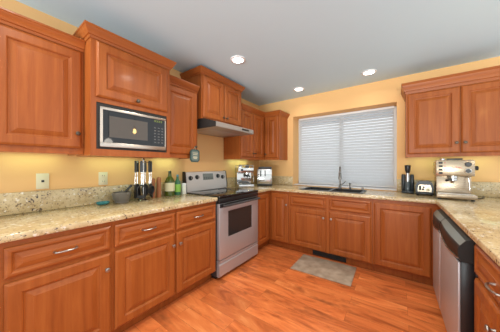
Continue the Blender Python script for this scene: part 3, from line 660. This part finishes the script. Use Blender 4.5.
obj('slots', MB().box(-.035, -.015, -.06, .08, .1661, .1685).box(.015, .035, -.06, .08, .1661, .1685), DGREY, t)
obj('lever', MB().box(-.016, .000, -.104, -.0892, .088, .104, .003), BLACK, t)
obj('dial', MB().lathe((.030, -.0892, .070), (0, -1, 0), [(.016, 0), (.015, .010), (.010, .012)], 16), IVORY, t, label='pale dial')
for x in (-.06, .06):
    for y in (-.07, .08): obj('foot', MB().cyl((x, y, .0005), (x, y, .0118), .010, seg=10), BLACK, t)
# large espresso machine
t = thing('espresso_machine', 'large brushed steel espresso machine with red lettering on the right counter', 'espresso machine', (2.702, 2.985, Z), math.radians(-1.5))
SM = brushed('espresso_steel', (.43, .335, .235), .25, (5, 5, 200))
ct = (SM, t)
obj('drip_tray', MB().box(-.142, .148, -.165, -.0305, .016, .060, .005), SM, t)
obj('tray_grate', MB().box(-.130, .136, -.158, -.040, .0605, .064), STEEL, t)
obj('lower_body', MB().box(-.132, .130, -.030, .165, .016, .2395, .004), *ct)
ub = obj('upper_body', MB().box(-.140, .146, -.085, .170, .240, .398, .006), *ct)
for x in (-.12, .12):
    for y in (-.14, .14): obj('foot', MB().cyl((x, y, .0005), (x, y, .0157), .014, seg=12), BLACK, t)
obj('top_rail', MB().box(-.130, .136, -.070, .155, .3985, .404, .002), SM, t)
obj('cup_tray_lid', MB().box(-.050, .065, -.06, .02, .4045, .420, .004), BLACK, t, label='black lid on top')
obj('water_cap', MB().lathe((-.085, -.045, .4045), (0, 0, 1), [(.022, 0), (.022, .012), (.016, .016)], 16), STEEL, t)
for i in range(4): obj('rocker_switch', MB().box(-.118, -.088, -.093, -.0855, .365-i*.036, .385-i*.036, .003), BLACK, ub, label='black rocker switch')
for i in range(3): obj('indicator', MB().lathe((-.070, -.0852, .375-i*.036), (0, -1, 0), [(.006, 0), (.005, .003)], 10), mat('indicator_red', (.4, .05, .03), .3), ub)
for z, m_ in ((.358, BLACK), (.292, STEEL)):
    gz = obj('pressure_gauge', MB().lathe((.098, -.0852, z), (0, -1, 0), [(.024, 0), (.024, .008), (.021, .010), (.020, .007)], 24), m_, ub, label='round gauge')
    obj('gauge_face', MB().lathe((.098, -.0923, z), (0, -1, 0), [(.0198, 0), (.019, .0006)], 24), DGREY, gz)
lg = MB(); rnd = random.Random(3)                   # the red maker's mark: a row of slanted script strokes
for i in range(7):
    x = -.020+i*.0105; hgt = .020 if i in (0, 2, 3) else .013
    lg.tube([(x, -.0858, .318), (x+.004, -.0858, .318+hgt*.5), (x+.006, -.0858, .318+hgt), (x+.002, -.0858, .318+hgt*.8), (x+.005, -.0858, .3185), (x+.0105, -.0858, .3195)], .0016, 6)
obj('red_script', lg, RED, ub, label='red script lettering')
obj('group_head', MB().lathe((-.010, -.055, .2395), (0, 0, -1), [(.038, 0), (.038, .022), (.034, .026)], 24), CHROME, t)
pf = MB().lathe((-.010, -.055, .213), (0, 0, -1), [(.036, 0), (.036, .020), (.016, .032), (.012, .050)], 22)
obj('portafilter', pf, CHROME, t)
obj('portafilter_handle', MB().tube([(-.022, -.0905, .203), (-.042, -.128, .203), (-.068, -.175, .198)], [.009, .013, .012], 12), BLACK, t, label='black handle')
obj('steam_wand', MB().tube([(.100, -.055, .2395), (.104, -.075, .20), (.106, -.10, .10)], .005, 8), CHROME, t)
kn = obj('steam_knob', MB().lathe((.1465, -.02, .320), (1, 0, 0), [(.010, 0), (.010, .010), (.022, .012), (.021, .030), (.014, .033)], 20), BLACK, ub, label='black side knob')
obj('name_badge', MB().box(-.124, -.088, -.0318, -.0302, .050, .062), BLACK, t, label='small dark badge')
prop(obj('power_cord', MB().tube([(2.862, 3.10, Z+.03), (2.876, 3.11, Z+.012), (2.90, 3.08, Z+.006), (2.94, 3.12, Z+.006), (2.99, 3.26, Z+.006), (3.0, 3.335, Z+.008)], .005, 8), BLACK), 'black cord trailing from the right side of the large espresso machine', 'cord')

# pendant over the right counter (seen in the microwave glass and the cabinet door)
t = thing('pendant_lamp', 'small glass pendant lamp with a warm bulb hanging over the right counter', 'pendant lamp', (3.16, 2.03, 1.93))
obj('canopy', MB().lathe((0, 0, H-1.93-.0205), (0, 0, 1), [(.05, 0), (.06, .01), (.06, .02)], 24), NICKEL, t)
obj('cord', MB().cyl((0, 0, .15), (0, 0, H-1.93-.021), .003, seg=8), BLACK, t)
obj('socket', MB().lathe((0, 0, .09), (0, 0, 1), [(.02, 0), (.022, .04), (.01, .06)], 16), NICKEL, t)
obj('bulb', MB().lathe((0, 0, 0), (0, 0, 1), [(.008, 0), (.025, .012), (.032, .035), (.026, .062), (.014, .0895)], 18), BULB, t)

# slim fluorescent lights under the wall cabinets
UCL = mat('fluorescent_lens', (1, 1, 1), .5, emit=(.90, 1, .72), es=1.2)
def strip(label, x0, x1, y0, y1, z, power, long_y):
    t = thing('under_cabinet_light', label, 'light', ((x0+x1)/2, (y0+y1)/2, z-.022), 0, 'under cabinet lights')
    obj('light_housing', MB().box(x0, x1, y0, y1, z-.0135, z-.0005, .003), WHITE, t, world=True)
    obj('light_lens', MB().box(x0+.012, x1-.012, y0+.012, y1-.012, z-.0185, z-.0137, .002), UCL, t, world=True)
    l = bpy.data.lights.new('tube', 'AREA'); l.shape = 'RECTANGLE'; l.size = x1-x0-.03; l.size_y = y1-y0-.03; l.energy = power; l.color = (.64, 1, .60)
    o = bpy.data.objects.new('tube', l); C.objects.link(o); o.parent = t; o.location = (0, 0, .002)
strip('slim light under the wall cabinet nearest the camera on the left', .05, .11, .10, .44, 1.375, .26, True)
strip('slim light under the microwave cabinet', .06, .12, .58, 1.04, 1.365, .36, True)
strip('slim light under the narrow wall cabinet beside the range', .05, .11, 1.20, 1.50, 1.375, .34, True)
strip('slim light under the wall cabinet between range hood and corner', .05, .11, 2.48, 2.98, 1.390, .5, True)
strip('slim light under the wall cabinet right of the window', 2.36, 3.10, D-.13, D-.07, 1.390, .5, False)

for y, lab in ((1.72, 'white dome pendant lamp nearer the window, mirrored in the microwave glass'), (1.53, 'white dome pendant lamp farther from the window, mirrored in the microwave')):
    t = thing('dome_pendant', lab, 'pendant lamp', (3.62, y, 1.72), group='white dome pendants')
    obj('canopy', MB().lathe((0, 0, H-1.70-.0205), (0, 0, 1), [(.05, 0), (.06, .01), (.06, .02)], 24), NICKEL, t)
    obj('cord', MB().cyl((0, 0, .11), (0, 0, H-1.70-.021), .003, seg=8), BLACK, t)
    obj('shade', MB().lathe((0, 0, 0), (0, 0, 1), [(.080, 0), (.078, .03), (.062, .07), (.035, .10), (.012, .112)], 24), mat('milk_glass', (.85, .84, .80), .3, emit=(1, .93, .82), es=9), t)
